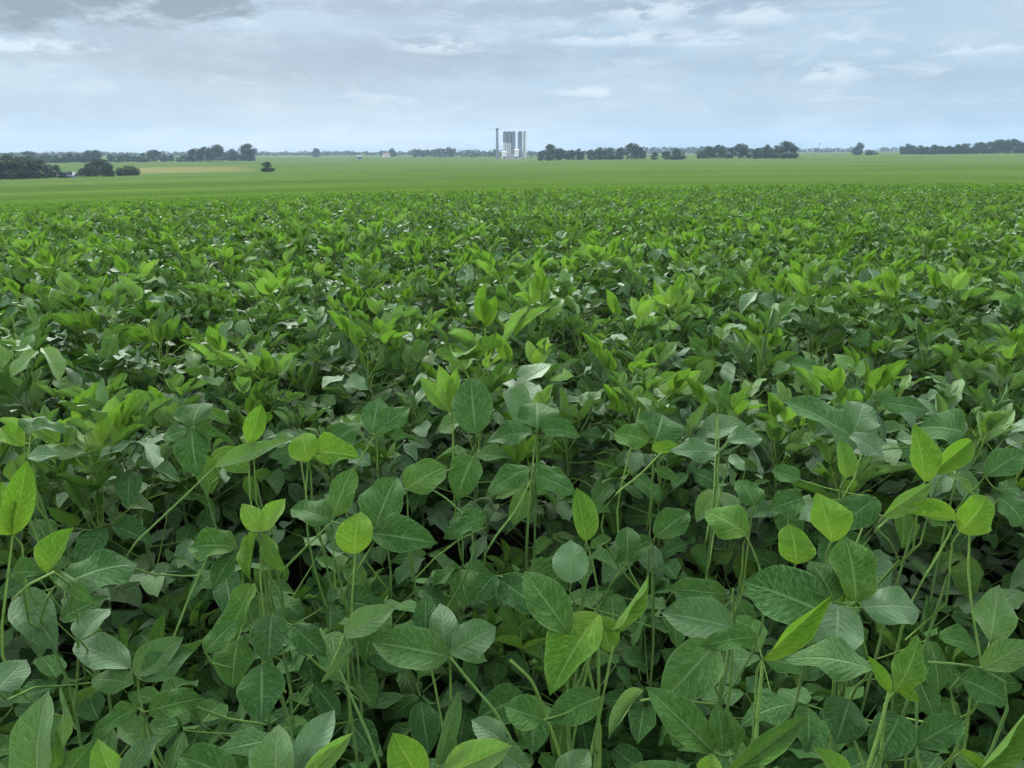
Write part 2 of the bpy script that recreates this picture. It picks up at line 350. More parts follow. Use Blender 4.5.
# ------------------------------------------------------------------ hero plants: leaves placed one by one
# leaflet: (base px, base py, tip px, tip py, width px, tone, tilt deg, roll deg)
# petiole/stem: list of px points ; everything at height z (first entry), ray-plane on tilted planes
def LF(bx, by, tx, ty, w, tone=0.1, tilt=32, roll=0): return ('L', bx, by, tx, ty, w, tone, tilt, roll)
def ST(tone, *pts): return ('S', tone, pts)
HERO = [
 # z of the leaf bases, label, [ leaves -> list of leaflets ; ST = visible stalks ]
 (0.98, 'soybean plant in the bottom left corner with one tall upright pointed leaf', [
   [LF(38, 785, 28, 686, 46, .25, 62), LF(52, 775, 60, 730, 13, .45, 70, 50), LF(60, 760, 76, 682, 9, .35, 68, 65)],
   [LF(58, 786, 90, 742, 28, .2, 50), LF(118, 790, 92, 738, 34, .95, 58)], [LF(30, 775, -14, 758, 22, .1)]]),
 (0.80, 'low dark soybean plant on a thin pale stalk at the lower left', [
   [LF(131, 668, 62, 630, 34, .05, 30), LF(133, 684, 74, 671, 28, .1, 34), LF(134, 674, 184, 634, 28, .12, 40, 12), LF(142, 680, 193, 645, 30, .03, 30)],
   [LF(138, 708, 82, 733, 20, .1, 30), LF(149, 711, 205, 694, 27, .12, 32)], ST(.55, (134, 664), (140, 700), (149, 738))]),
 (0.99, 'soybean plant at the left edge with a tall folded yellow-green leaf', [
   [LF(13, 534, 29, 458, 30, .95, 66, 30), LF(12, 534, -6, 478, 30, .95, 60, -20)], [LF(12, 573, 46, 570, 20, .12, 30)],
   [LF(47, 573, 74, 527, 24, .8, 48, -15)], ST(.7, (13, 534), (8, 575), (2, 625)), ST(.6, (12, 600), (30, 584)), [LF(50, 570, 93, 597, 17, .2, 25)]]),
 (0.99, 'soybean plant near the left edge with a drooping bright leaf above two narrow grey leaves', [
   [LF(25, 446, -6, 420, 24, .9, 50, 15), LF(25, 436, 44, 408, 20, .1)], [LF(28, 457, 61, 452, 13, .05, 22), LF(31, 425, 69, 427, 10, .05, 22)], ST(.6, (25, 446), (24, 475))]),
 (0.86, 'soybean plant with one broad dark ribbed leaf near the left edge', [
   [LF(66, 583, 138, 545, 40, 0, 28), LF(20, 596, 57, 642, 46, .02, 24), LF(60, 620, 110, 590, 24, .05)], [LF(80, 640, 105, 598, 26, .03, 30)], [LF(-4, 690, 25, 657, 34, .03, 26)]]),
 (0.94, 'soybean plant holding one squarish pale leaf flat on a long bent stalk at left', [
   [LF(237, 547, 181, 540, 33, .15, 34), LF(236, 552, 205, 590, 18, .05)], ST(.5, (208, 556), (190, 595), (172, 642))]),
 (0.99, 'soybean plant with round grey leaflets above and below its tip and one long arm', [
   [LF(193, 426, 196, 394, 38, .03, 42), LF(192, 430, 192, 471, 35, .05, 30), LF(187, 430, 161, 438, 17, .05), LF(196, 430, 236, 441, 9, .1, 28)],
   [LF(215, 467, 292, 436, 15, .35, 30, 20)], ST(.45, (215, 467), (185, 496), (137, 541))]),
 (1.02, 'young soybean shoot with one upright yellow-green leaf behind a long bent stalk', [
   [LF(250, 442, 263, 403, 20, .9, 64, 15), LF(251, 444, 238, 428, 11, .7)], ST(.6, (250, 442), (249, 470))]),
 (0.97, 'soybean plant with a bright forked top of two leaves and two hanging below it', [
   [LF(262, 531, 240, 503, 23, .92, 56, 10), LF(262, 531, 284, 495, 20, .95, 56, -15)], [LF(256, 535, 247, 580, 11, .7, 20, 30), LF(262, 535, 279, 572, 17, .35, 24, 20)],
   ST(.6, (262, 531), (260, 575), (262, 600))]),
 (0.95, 'large pale soybean plant left of centre with a bright heart-shaped leaf at its heart', [
   [LF(330, 521, 285, 497, 27, .08, 30), LF(332, 517, 352, 464, 29, .2, 46, -10), LF(375, 528, 398, 467, 40, .08, 44)],
   [LF(371, 533, 440, 541, 33, .05, 34)], [LF(355, 554, 354, 506, 37, .97, 60)], ST(.6, (355, 554), (352, 600)), ST(.5, (332, 522), (308, 545), (283, 570))]),
 (1.00, 'pale grey-green soybean plant spreading four leaves above the heart-shaped bright leaf', [
   [LF(375, 435, 414, 399, 21, .08, 44), LF(372, 433, 378, 395, 30, .04, 46), LF(361, 425, 314, 445, 19, .04, 28), LF(384, 436, 424, 438, 8, .08, 24)], ST(.6, (375, 435), (366, 450), (354, 470))]),
 (0.98, 'soybean plant with two broad drooping yellow-green leaves left of the pale one', [
   [LF(308, 462, 297, 426, 31, .88, 50), LF(312, 452, 362, 453, 26, .7, 36)], [LF(296, 440, 262, 440, 12, .2)], ST(.5, (308, 462), (306, 490))]),
 (1.00, 'soybean plant with tall yellow-green shoots and one big oval grey leaf left of centre', [
   [LF(452, 414, 438, 366, 20, 1, 66, 20), LF(454, 414, 457, 368, 15, 1, 68, -25), LF(450, 412, 420, 378, 18, .9, 55)], [LF(476, 434, 469, 371, 39, .05, 52)],
   ST(.75, (453, 412), (453, 460))]),
 (0.93, 'soybean plant with two facing leaves, one pointing down, left of centre', [
   [LF(406, 489, 451, 459, 32, .22, 40), LF(474, 456, 451, 498, 31, .1, 40)], ST(.35, (428, 487), (446, 498), (461, 512)), [LF(486, 517, 437, 533, 20, .03)]]),
 (0.99, 'soybean plant in the middle with two tiers of level leaves crossing an upright stalk', [
   [LF(537, 428, 537, 389, 42, .03, 46), LF(533, 432, 482, 434, 20, .03, 32), LF(541, 430, 586, 427, 21, .03, 32)], [LF(530, 468, 478, 488, 22, .05, 32), LF(535, 464, 575, 474, 10, .05, 24)],
   [LF(536, 474, 578, 492, 22, .03)], ST(.45, (537, 428), (534, 450), (531, 484)), ST(.5, (531, 480), (515, 512), (496, 536))]),
 (0.88, 'dark soybean plant right of centre with an oval leaf hanging below a folded green one', [
   [LF(586, 541, 577, 487, 24, .55, 58, 15), LF(590, 549, 614, 531, 11, .15)], [LF(588, 507, 614, 511, 11, .08)], [LF(628, 554, 626, 521, 24, .06, 50)], [LF(571, 583, 570, 537, 35, .05, 52)],
   ST(.4, (586, 541), (592, 560))]),
 (0.84, 'soybean plant with one dark pointed leaf tilted right over the central hollow', [
   [LF(655, 537, 697, 504, 28, .1, 40), LF(650, 540, 612, 560, 22, .03)], [LF(500, 580, 545, 610, 34, .0, 25), LF(495, 575, 470, 600, 26, .0)]]),
 (0.99, 'soybean plant right of centre with slender upright stalks under a broad grey leaf', [
   [LF(655, 440, 668, 406, 46, .03, 40), LF(648, 442, 612, 425, 26, .2, 44), LF(652, 450, 680, 447, 14, .85)], ST(.65, (640, 408), (630, 450), (620, 492)), ST(.6, (662, 452), (640, 475), (618, 492)),
   [LF(655, 468, 682, 482, 10, .1, 20, 30)]]),
 (0.98, 'soybean plant with level grey leaves on a thick pale stalk, right of centre', [
   [LF(719, 451, 669, 450, 21, .03, 32), LF(728, 441, 770, 432, 19, .03, 32)], [LF(730, 455, 746, 470, 12, .1)], ST(.5, (717, 400), (719, 450), (717, 496)), [LF(719, 405, 704, 378, 11, .2, 55), LF(719, 405, 732, 376, 11, .2, 55)]]),
 (0.93, 'soybean plant with one wide pointed leaf below a small oval one, on a thin stalk', [
   [LF(747, 535, 703, 499, 35, .28, 42)], ST(.35, (746, 536), (753, 550), (759, 566)), [LF(755, 506, 741, 473, 24, .05, 46), LF(757, 512, 786, 508, 16, .05)]]),
 (1.00, 'soybean plant at right with an upright bright leaf and a serrated one leaning right', [
   [LF(925, 482, 918, 419, 29, .8, 64), LF(931, 474, 976, 436, 24, .92, 54)], [LF(882, 517, 930, 483, 21, .6, 44, 20)], ST(.6, (927, 480), (905, 505), (878, 528)), [LF(945, 470, 985, 490, 8, .4, 25)]]),
 (0.98, 'soybean plant at the right with one large rounded yellow-green leaf on a long stalk', [
   [LF(960, 532, 1002, 491, 36, 1, 52), LF(956, 520, 896, 511, 19, .85, 34)], ST(.6, (970, 530), (968, 570), (972, 610), (982, 668)), ST(.55, (955, 524), (940, 552), (924, 578))]),
 (1.01, 'soybean plant at upper right with long pale grey leaves reaching toward the left', [
   [LF(851, 436, 783, 390, 25, .02, 34, 10), LF(854, 431, 872, 394, 38, .05, 42), LF(850, 434, 890, 454, 20, .02, 25)], [LF(880, 402, 932, 408, 20, .02, 24)], [LF(846, 478, 842, 438, 19, .6, 58)]]),
 (0.99, 'soybean plant by the right edge with a broad grey leaf arching over', [
   [LF(965, 433, 920, 416, 33, .03, 34)], [LF(985, 476, 1030, 446, 30, .05, 38), LF(998, 490, 1034, 482, 20, .03)], [LF(1000, 498, 1036, 520, 26, .05, 30)]]),
 (0.96, 'soybean plant at right with a curled bright leaf over an upright oval bright leaf', [
   [LF(832, 542, 822, 484, 38, .88, 56, 15)], [LF(796, 564, 796, 519, 35, .75, 58)], [LF(876, 498, 832, 532, 38, .03, 36), LF(803, 499, 767, 506, 27, .03, 32), LF(800, 480, 770, 468, 18, .08)]]),
 (0.95, 'biggest soybean plant in the right foreground, broad dark leaves round a bright tuft', [
   [LF(856, 602, 853, 527, 47, .22, 52), LF(824, 613, 742, 573, 56, .04, 36), LF(834, 601, 814, 553, 33, .08, 46)], [LF(862, 607, 943, 597, 42, .04, 34), LF(838, 605, 838, 660, 58, .04, 26)],
   [LF(872, 669, 782, 636, 32, .08, 30, 15)], [LF(842, 602, 832, 586, 10, .8), LF(842, 602, 850, 582, 9, .8)], ST(.6, (840, 600), (838, 625))]),
 (1.03, 'soybean shoot with a sharp bright leaf pointing right over the big dark plant', [
   [LF(763, 659, 829, 595, 22, 1, 46, 25), LF(758, 637, 696, 640, 23, .1, 34)], ST(.6, (763, 658), (760, 690), (757, 728))]),
 (0.93, 'soybean plant with two stacked level leaves to the left of a short pale stalk', [
   [LF(726, 595, 665, 586, 24, .1, 36)], [LF(732, 627, 659, 607, 41, .05, 38)], ST(.5, (733, 588), (733, 628)), [LF(715, 645, 660, 705, 52, .12, 34)], [LF(642, 690, 608, 738, 15, .6, 25, 25)]]),
 (1.06, 'soybean plant at the bottom edge with long pale leaves opening like wings', [
   [LF(713, 752, 640, 679, 36, .12, 44), LF(722, 752, 722, 700, 24, .12, 62), LF(735, 754, 739, 704, 15, .2, 62, 35)], [LF(722, 780, 826, 702, 26, .2, 42)],
   [LF(706, 782, 714, 750, 26, .92, 50)], [LF(695, 778, 620, 768, 26, .08, 34)]]),
 (1.00, 'soybean plant with an arching bright folded leaf and a pale leaf pointing up left', [
   [LF(569, 633, 516, 561, 39, .12, 46), LF(598, 614, 542, 692, 46, .55, 34, 25)], [LF(600, 616, 612, 655, 26, .6, 40), LF(610, 630, 653, 576, 9, .55, 50, 50)],
   ST(.6, (575, 620), (585, 655), (594, 692)), ST(.5, (598, 640), (599, 697)), ST(.5, (613, 646), (603, 697))]),
 (0.97, 'soybean plant near the bottom middle with two plump leaves end to end', [
   [LF(600, 697, 544, 719, 35, .1, 36), LF(543, 720, 498, 704, 35, .1, 36)], ST(.7, (510, 660), (532, 680), (545, 712)), [LF(560, 790, 590, 745, 34, .08)], [LF(530, 765, 480, 768, 26, .08)]]),
 (0.90, 'soybean plant with three broad dark leaflets on a straight slanting stalk, lower left of centre', [
   [LF(449, 657, 366, 636, 43, .1, 36), LF(447, 651, 437, 593, 29, .05, 50), LF(453, 651, 501, 622, 35, .05, 38)], ST(.4, (450, 657), (470, 682), (494, 710)), [LF(425, 640, 425, 592, 26, .0, 40)]]),
 (0.93, 'soybean plant with a small oval leaf slanting up right above broad dark leaflets', [
   [LF(344, 636, 398, 603, 25, .2, 40), LF(322, 682, 356, 643, 9, .25, 40, 30)], ST(.25, (320, 628), (342, 676), (368, 734))]),
 (0.93, 'soybean plant left of centre with long drooping folded leaves over two dark ovals', [
   [LF(254, 584, 216, 652, 25, .22, 44, 20), LF(238, 640, 226, 688, 37, .15, 30)], [LF(272, 614, 268, 664, 37, 0, 36), LF(292, 625, 326, 657, 26, 0, 34)], [LF(262, 664, 262, 722, 48, 0, 32)], [LF(205, 652, 236, 618, 24, .1)]]),
 (1.00, 'soybean plant at the bottom edge with a broad upright leaf beside a narrow bright one', [
   [LF(278, 792, 267, 721, 46, .2, 56), LF(303, 780, 353, 732, 20, .9, 48, 10), LF(300, 770, 331, 702, 32, .02, 52)], [LF(240, 780, 168, 748, 48, .06, 36)], [LF(122, 775, 160, 734, 22, .05, 40, 25)]]),
 (1.02, 'soybean plant at the bottom edge with wide yellow-green leaves behind one pale blade', [
   [LF(422, 784, 391, 730, 40, .85, 54), LF(444, 775, 514, 746, 36, .7, 42)], [LF(438, 765, 463, 688, 17, .12, 58, 20)], [LF(505, 742, 470, 716, 26, .1), LF(490, 745, 535, 775, 26, .08)]]),
 (1.03, 'soybean shoot at lower right with an upright oval leaf on a thick slanting stalk', [
   [LF(895, 692, 937, 628, 32, .38, 58), LF(890, 692, 867, 656, 13, .85, 55), LF(898, 690, 920, 702, 12, .95)], ST(.65, (889, 692), (880, 730), (866, 775))]),
 (0.88, 'dark soybean plant at lower right with one pointed leaf spread over black shade', [
   [LF(916, 745, 969, 715, 36, .02, 38), LF(900, 715, 880, 765, 48, .0, 30)], ST(.3, (917, 700), (916, 745), (920, 775)), [LF(850, 700, 835, 742, 44, .0, 30)]]),
 (1.02, 'soybean plant in the bottom right corner with a long bright leaf rising right', [
   [LF(972, 778, 1034, 702, 24, .55, 50, 15), LF(985, 772, 957, 750, 12, .8)], [LF(850, 790, 814, 744, 18, .65, 45, 20)], [LF(1030, 765, 985, 790, 30, .2)]]),
 (0.90, 'soybean plant at the right edge with broad dark leaves below the long bright-leaf stalk', [
   [LF(982, 668, 1036, 640, 34, .25, 38), LF(990, 642, 1000, 582, 42, .2, 44)], [LF(960, 678, 1020, 702, 30, .03, 30)], ST(.35, (928, 662), (955, 664), (980, 668))]),
]
def hero_plane(px, py, p0, tilt):
    n = np.array([0, -math.sin(tilt), math.cos(tilt)]); r = ray(px, py); o = np.array([0, 0, H])
    dn = np.dot(r, n)
    if dn > -0.12: return None
    return o + r * (np.dot(p0 - o, n) / dn)
def hero_leaflet(b, spec, acc, rn):
    _, bx, by, tx, ty, w, tone, tilt, roll = spec
    tone = tone * .88 if tone > .5 else tone
    tp = None; t = R(tilt)
    tp = hero_plane(tx, ty, b, t)
    a = tp - b; L = float(np.linalg.norm(a))
    n = np.array([0, -math.sin(t), math.cos(t)])
    s, d, n = frame(a, n)
    rr = R(roll); n = n * math.cos(rr) + s * math.sin(rr); s, d, n = frame(a, n)
    mid = b + a * 0.4
    q0, _ = proj(mid - s * 0.01); q1, _ = proj(mid + s * 0.01)
    e = (q1 - q0) / 0.02
    ax = (np.array([tx, ty]) - np.array([bx, by])); ax = ax / np.linalg.norm(ax)
    perp = abs(e[0] * ax[1] - e[1] * ax[0])
    W = w / max(perp, 120) * 1.04
    W = min(W, 0.85 * L + 0.02)
    young = tone > 0.45
    put_leaflet(acc, b, a, n, L, W, tone, 'new' if (young and w / math.hypot(tx - bx, ty - by) < 0.5) else 'old', random.randrange(99), 0, rn)
GROUP_H = 'soybean plants of the foreground'
heroes_xy = []
for (z0, label, items) in HERO:
    first = next(i for i in items if i[0] != 'S')[0]
    c = at_z(first[1], first[2], z0)
    sx, sy = c[0] + random.uniform(-.03, .03), c[1] + 0.05
    g = gz(sx, sy)
    root = empty('soybean_plant', (sx, sy, g)); tag(root, label, 'plant', GROUP_H); heroes_xy.append((sx, sy))
    off = np.array([sx, sy, g])
    st = Acc()
    top = np.array([c[0], c[1], z0 - 0.02]) - off
    base_n = np.array([0, 0, 0.30 + random.uniform(0, .1)])
    pts = [np.array([0, 0, -0.02]), base_n * .5, base_n, base_n + (top - base_n) * .45 + np.array([.01, 0.02, 0]), top * np.array([.9, .9, .93])]
    tube(st, pts, 0.0045, 0.0022, 6, .4)
    st.obj('stem', STEM, root)
    def add_leaf(a):
        a.V = [v - off.astype(np.float32) for v in a.V]; a.obj('leaf', LEAF, root)
    for it in items:
        if it[0] == 'S':
            a = Acc(); P = []; z = z0 - 0.004
            q = at_z(*it[2][0], z)
            dep = q[1]
            for k, (x, y) in enumerate(it[2]):   # stalks hang in a nearly upright plane
                P.append(hero_plane(x, y, q, R(62)))
            dd = it[1]
            n2 = []
            for k in range(len(P) - 1):
                for j in range(4): n2.append(P[k] + (P[k + 1] - P[k]) * j / 4)
            n2.append(P[-1]); 
            sm = [n2[0]] + [(n2[i - 1] + n2[i] * 2 + n2[i + 1]) / 4 for i in range(1, len(n2) - 1)] + [n2[-1]]
            dv_ = sm[-1] - sm[-3]; dv_ = dv_ / max(np.linalg.norm(dv_), 1e-6); tgt_ = np.array([sx, sy, z0 - .42]); e_ = sm[-1]
            for q_ in (.2, .4, .6, .8, 1.0):
                c1 = e_ + dv_ * .12; sm.append(e_ * (1 - q_) ** 2 + c1 * 2 * q_ * (1 - q_) + tgt_ * q_ * q_)
            tube(a, sm, 0.0018, 0.0024, 6, dd * .8, 0.5)
            a.V = [v - off.astype(np.float32) for v in a.V]; a.obj('stalk', LEAF, root)
            continue
        a = Acc(); rn = random.random() * .8
        zb = z0 + random.uniform(-.01, .005)
        b0 = at_z(it[0][1], it[0][2], zb)
        for k, sp_ in enumerate(it):
            b = b0 if k == 0 else hero_plane(sp_[1], sp_[2], b0, R(35))
            if k and np.linalg.norm(b - b0) > 0.012: tube(a, bez(b0, b, -.004, 4), .0015, .0013, 4, .5)
            hero_leaflet(b, sp_, a, min(1, max(0, rn + random.uniform(-.2, .2))))
        tgt = np.array([c[0], c[1], z0 - 0.14]) + (b0 - c) * np.array([.35, .35, 0])
        back = b0 + np.array([0, 0.015, -0.03])
        tube(a, [b0, back, (back + tgt) / 2 + np.array([0, 0, .01]), tgt, np.array([sx, sy, z0 - .25])], .0016, .0021, 5, .5)
        add_leaf(a)
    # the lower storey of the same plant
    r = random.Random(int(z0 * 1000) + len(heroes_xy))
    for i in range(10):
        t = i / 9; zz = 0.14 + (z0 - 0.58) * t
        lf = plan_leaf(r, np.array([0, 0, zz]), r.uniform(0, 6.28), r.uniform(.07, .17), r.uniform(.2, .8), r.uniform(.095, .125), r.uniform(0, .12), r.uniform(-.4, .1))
        lf['lf'] = [q[:8] + (q[8] * .5,) for q in lf['lf']]  # lower rnd: older green, plus canopy shade put into the leaf colour
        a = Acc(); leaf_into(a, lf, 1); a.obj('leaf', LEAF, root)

# ------------------------------------------------------------------ crowd of plants
protos = [plan_plant(100 + i, i % 2 == 0, 0.92) for i in range(10)]
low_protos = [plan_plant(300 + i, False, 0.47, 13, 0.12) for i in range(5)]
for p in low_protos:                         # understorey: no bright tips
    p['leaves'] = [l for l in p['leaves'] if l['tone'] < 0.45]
    for l in p['leaves']: l['lf'] = [q[:8] + (q[8] * .6,) for q in l['lf']]  # darker older leaves, with understorey shade painted in through rnd
# scatter over a jittered grid
sites = []
sp0 = 0.275
def scatter(d0, d1, sp):
    for j in range(int(-3.2 / sp), int(min(d1, 30) / sp) + 1):
        half = int(((0.72 * max(j * sp, 0) + 1.9) if j * sp > 0 else 2.4) / sp) + 1
        for i in range(-half, half + 1):
            x = (i + (0.5 if j % 2 else 0) + random.uniform(-.36, .36)) * sp
            y = (j + random.uniform(-.36, .36)) * sp
            D = math.hypot(x, y)
            if not (d0 <= D < d1) or D > edge_d(x, y): continue
            sites.append((D, x, y))
scatter(0.42, 2.1, 0.185)
scatter(2.1, 3.4, 0.25)
scatter(3.4, 4.8, 0.24)
scatter(4.8, 6.2, 0.235)
scatter(6.2, 8, 0.215)
scatter(8, 10, 0.19)
scatter(10, 12.5, 0.175)
scatter(12.5, 30, 0.15)
sites.sort()
ROWB = [(0, 1.35, 'under the foreground leaves'), (1.35, 2.1, 'behind the foreground'), (2.1, 2.8, 'in the front rows'), (2.8, 3.5, 'a little farther back'),
        (3.5, 4.2, 'halfway to the smooth field'), (4.2, 99, 'in the rear dense rows')]
COLB = ['leftmost', 'far left', 'left', 'left of silos line', 'below the silos', 'right of silos line', 'right', 'far right', 'rightmost']
near_lib = {}; mid_lib = {}
def make_near(p, lod=1):
    root = empty('soybean_plant', (0, 0, 0)); a = Acc(); tube(a, p['stem'], .0045, .002, 6, .4); a.obj('stem', STEM, root)
    for lf in p['leaves']:
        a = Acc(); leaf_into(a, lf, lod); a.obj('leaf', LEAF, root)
    return root
def make_mid(p):
    root = empty('soybean_plant', (0, 0, 0)); a = Acc(); tube(a, p['stem'], .0045, .002, 5, .4); a.obj('stem', STEM, root)
    a = Acc()
    for lf in p['leaves']: leaf_into(a, lf, 1, None, .0018)
    a.obj('foliage', LEAF, root)
    return root
def copy_tree(o):
    c = o.copy(); C.objects.link(c)
    for ch in o.children:
        d = ch.copy(); C.objects.link(d); d.parent = c; d.matrix_parent_inverse = ch.matrix_parent_inverse
    return c
n_ind = 0; rest = []
MAXI = 259
for (D, x, y) in sites:
    g = gz(x, y)
    (u, v), dep = proj((x, y, g + 0.8)) if y > 0.3 else ((-999, -999), 1)
    hero_zone = D < 2.05 and y > 0
    if hero_zone and any((x - a) ** 2 + (y - b) ** 2 < 0.012 for a, b in heroes_xy): continue
    inview = D > 0.8 and y > 0.25 and -30 < u < 1054 and v < 800
    if hero_zone and random.random() < .12: continue
    if inview and n_ind < MAXI:
        k = n_ind % (5 if hero_zone else 10)
        near = n_ind < 105
        key = (near, hero_zone, k)
        lib = near_lib if near else mid_lib
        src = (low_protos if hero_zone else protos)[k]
        first = key not in lib
        if first: lib[key] = (make_near if near else make_mid)(src)
        o = lib[key] if first else copy_tree(lib[key])
        s = float(crop_scale(D)) * random.uniform(.82, 1.13) * (1.0 if not hero_zone else random.uniform(.8, 1.05))
        o.location = (x, y, g); o.rotation_euler = (0, 0, random.uniform(0, 6.28)); o.scale = (s, s, s * random.uniform(.93, 1.07))
        row = next(r_[2] for r_ in ROWB if r_[0] <= D < r_[1]); col = COLB[min(8, max(0, int(u / 1024 * 9)))]
        look = 'dark low' if hero_zone else ('yellow-green tipped' if src['bright'] else 'grey-green')
        tag(o, f'{look} soybean plant {row}, {col} part', 'plant', f'{look} soybean plants {row}, {col} part')
        n_ind += 1
    else: rest.append((D, x, y, g, hero_zone or (D < 1.0)))
# everything beyond the nearest plants: one mass
mass = Acc()
def rot_plant(x, y, g, s, a):
    ca, sa = math.cos(a) * s, math.sin(a) * s
    Mx = np.array([[ca, -sa, 0], [sa, ca, 0], [0, 0, s]]).T
    off = np.array([x, y, g])
    return lambda P: P @ Mx + off
cache = {}
def plant_arrays(idx, lod, low=False):
    k = (idx, lod, low)
    if k not in cache:
        p = (low_protos if low else protos)[idx]; a = Acc()
        lv = p['leaves']
        if lod >= 2: lv = [l for l in lv if l['top'] > 0.55 * p['h']]
        for lf in lv: leaf_into(a, lf, lod, None, .002 if lod < 3 else .003)
        if lod < 3: tube(a, p['stem'], .0045, .002, 4, .4)
        cache[k] = (np.concatenate(a.V), np.concatenate(a.F), np.concatenate(a.UV), np.concatenate(a.T), np.concatenate(a.Rn))
    return cache[k]
for (D, x, y, g, hz) in rest:
    lod = 1 if D < 4.6 else (2 if D < 7.5 else 3)
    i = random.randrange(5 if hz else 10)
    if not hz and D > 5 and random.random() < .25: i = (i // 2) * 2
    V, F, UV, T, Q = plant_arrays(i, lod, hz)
    if hz: Q = Q * .6  # shade under the canopy put into leaf colour here too
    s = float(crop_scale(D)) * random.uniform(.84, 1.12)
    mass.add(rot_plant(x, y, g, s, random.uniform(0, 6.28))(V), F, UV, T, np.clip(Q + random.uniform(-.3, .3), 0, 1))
# sparse tips standing out of the smooth crop beyond the edge
for _ in range(7000):
    az = random.uniform(-0.68, 0.68); e = edge_d(math.tan(az), 1)
    D = e + random.random() ** 1.7 * 34
    x, y = D * math.sin(az), D * math.cos(az)
    V, F, UV, T, Q = plant_arrays(random.randrange(10), 3)
    s = 0.50 * random.uniform(.85, 1.03)
    mass.add(rot_plant(x, y, float(surf(x, y)) - 0.43 - 0.01 - 0.05 * (D - e) / 34, s, random.uniform(0, 6.28))(V), F, UV, T, Q)
tag(mass.obj('soybean_crop', LEAF), 'dense soybean crop running back toward the smooth green field', 'crop', None, 'stuff')
print('individual plants', n_ind, 'mass plants', len(rest), 'verts', mass.n)

# ------------------------------------------------------------------ ground and far fields
def polar(name, radii, azs, zf, mat, edge=None, colf=None):
    V = []; nR, nA = len(radii), len(azs)
    A = np.array(azs); Rr = np.array(radii)
    rr, aa = np.meshgrid(Rr, A, indexing='ij')
    if edge is not None:
        e = np.array([edge(math.sin(a), math.cos(a)) for a in azs])
        rr = e[None, :] + rr
    X = rr * np.sin(aa); Y = rr * np.cos(aa); Z = zf(X, Y)
    Vv = np.stack([X, Y, Z], -1).reshape(-1, 3)
    i, j = np.meshgrid(np.arange(nR - 1), np.arange(nA - 1), indexing='ij')
    a = (i * nA + j).ravel(); F = np.stack([a, a + nA, a + nA + 1, a + 1], -1)
    acc = Acc(); acc.add(Vv, F)
    o = acc.obj(name, mat)
    if colf is not None:
        col = colf(rr.ravel(), aa.ravel())
        at = o.data.attributes.new('parcel', 'FLOAT_COLOR', 'POINT'); at.data.foreach_set('color', col.astype(np.float32).ravel())
    return o
azall = list(np.linspace(-math.pi, -0.75, 40)) + list(np.linspace(-0.74, 0.74, 420)) + list(np.linspace(0.75, math.pi, 40))
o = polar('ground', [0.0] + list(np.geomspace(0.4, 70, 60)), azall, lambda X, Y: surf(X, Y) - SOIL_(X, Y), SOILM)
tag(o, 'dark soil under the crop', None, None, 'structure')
def colpx(az): return 512 + FPX / cp * np.tan(az) * 1.0
def smooth(a, b, x): t = np.clip((x - a) / (b - a), 0, 1); return t * t * (3 - 2 * t)
def parcels(rr, aa):
    aa = np.clip(aa, -1.2, 1.2); u = colpx(aa); n = len(rr)
    c = np.zeros((n, 4)); c[:, 3] = 1
    def lay(col, m): c[:, :3] = c[:, :3] * (1 - m[:, None]) + np.array(col) * m[:, None]
    one = np.ones(n)
    lay((0.062, 0.122, 0.018), one)
    wob = 6 * np.sin(u / 90.0) + 3 * np.sin(u / 37.0)
    lay((0.080, 0.138, 0.026), smooth(60, 140, rr + wob))
    lay((0.070, 0.140, 0.034), smooth(150, 156, rr) * smooth(178, 172, rr) * smooth(330, 360, u) * smooth(700, 560, u))
    lay((0.098, 0.148, 0.037), smooth(230, 300, rr + wob * 3))
    # left: ripening strip and dark parcel
    lay((0.300, 0.235, 0.115), smooth(372, 392, rr + wob) * smooth(540, 500, rr + wob) * smooth(118, 140, u) * smooth(262, 225, u))
    lay((0.085, 0.150, 0.050), smooth(380, 400, rr) * smooth(600, 580, rr) * smooth(40, 46, u) * smooth(100, 96, u))
    lay((0.120, 0.155, 0.060), smooth(575, 590, rr + wob) * smooth(900, 800, rr))
    lay((0.090, 0.150, 0.055), smooth(430, 440, rr) * smooth(470, 460, rr) * smooth(700, 760, u))
    lay((0.105, 0.155, 0.055), smooth(470, 490, rr) * smooth(650, 640, rr) * smooth(640, 700, u))
    lay((0.085, 0.130, 0.040), smooth(800, 900, rr))
    lay((0.200, 0.220, 0.120), smooth(1300, 1400, rr) * smooth(1800, 1700, rr))
    lay((0.090, 0.140, 0.060), smooth(2000, 2200, rr))
    return c
m, nt, out = new_mat('far_field'); N = NT(nt)
tc = N.n('ShaderNodeTexCoord'); pos = tc.outputs['Object']
base = N.attr('parcel').outputs['Color']
n1 = N.noise(N.vmul(pos, (0.12, 1.0, 1.0)), 0.10, 5, 0.6)
n2 = N.noise(pos, 2.2, 4, 0.7); n3 = N.noise(N.vmul(pos, (0.15, 1.0, 1.0)), 0.018, 3)
c = N.mix(N.rng(n1, 0.38, 0.60, 0, 0.8), base, (0.036, 0.084, 0.014))
c = N.mix(N.rng(n2, 0.40, 0.60, 0, 0.75), c, (0.024, 0.050, 0.010))
c = N.mix(N.rng(n3, 0.40, 0.65, 0, 0.35), c, (0.086, 0.118, 0.034))
p = N.n('ShaderNodeBsdfPrincipled'); N.link(c, p.inputs['Base Color']); p.inputs['Roughness'].default_value = 0.85
p.inputs['Specular IOR Level'].default_value = 0.0; p.inputs['Roughness'].default_value = 1.0
b = N.n('ShaderNodeBump'); b.inputs['Distance'].default_value = 0.12; b.inputs['Strength'].default_value = 0.8
N.link(N.noise(pos, 3.5, 4, 0.7), b.inputs['Height']); N.link(b.outputs[0], p.inputs['Normal'])
N.link(p.outputs[0], out.inputs[0]); FIELD = m
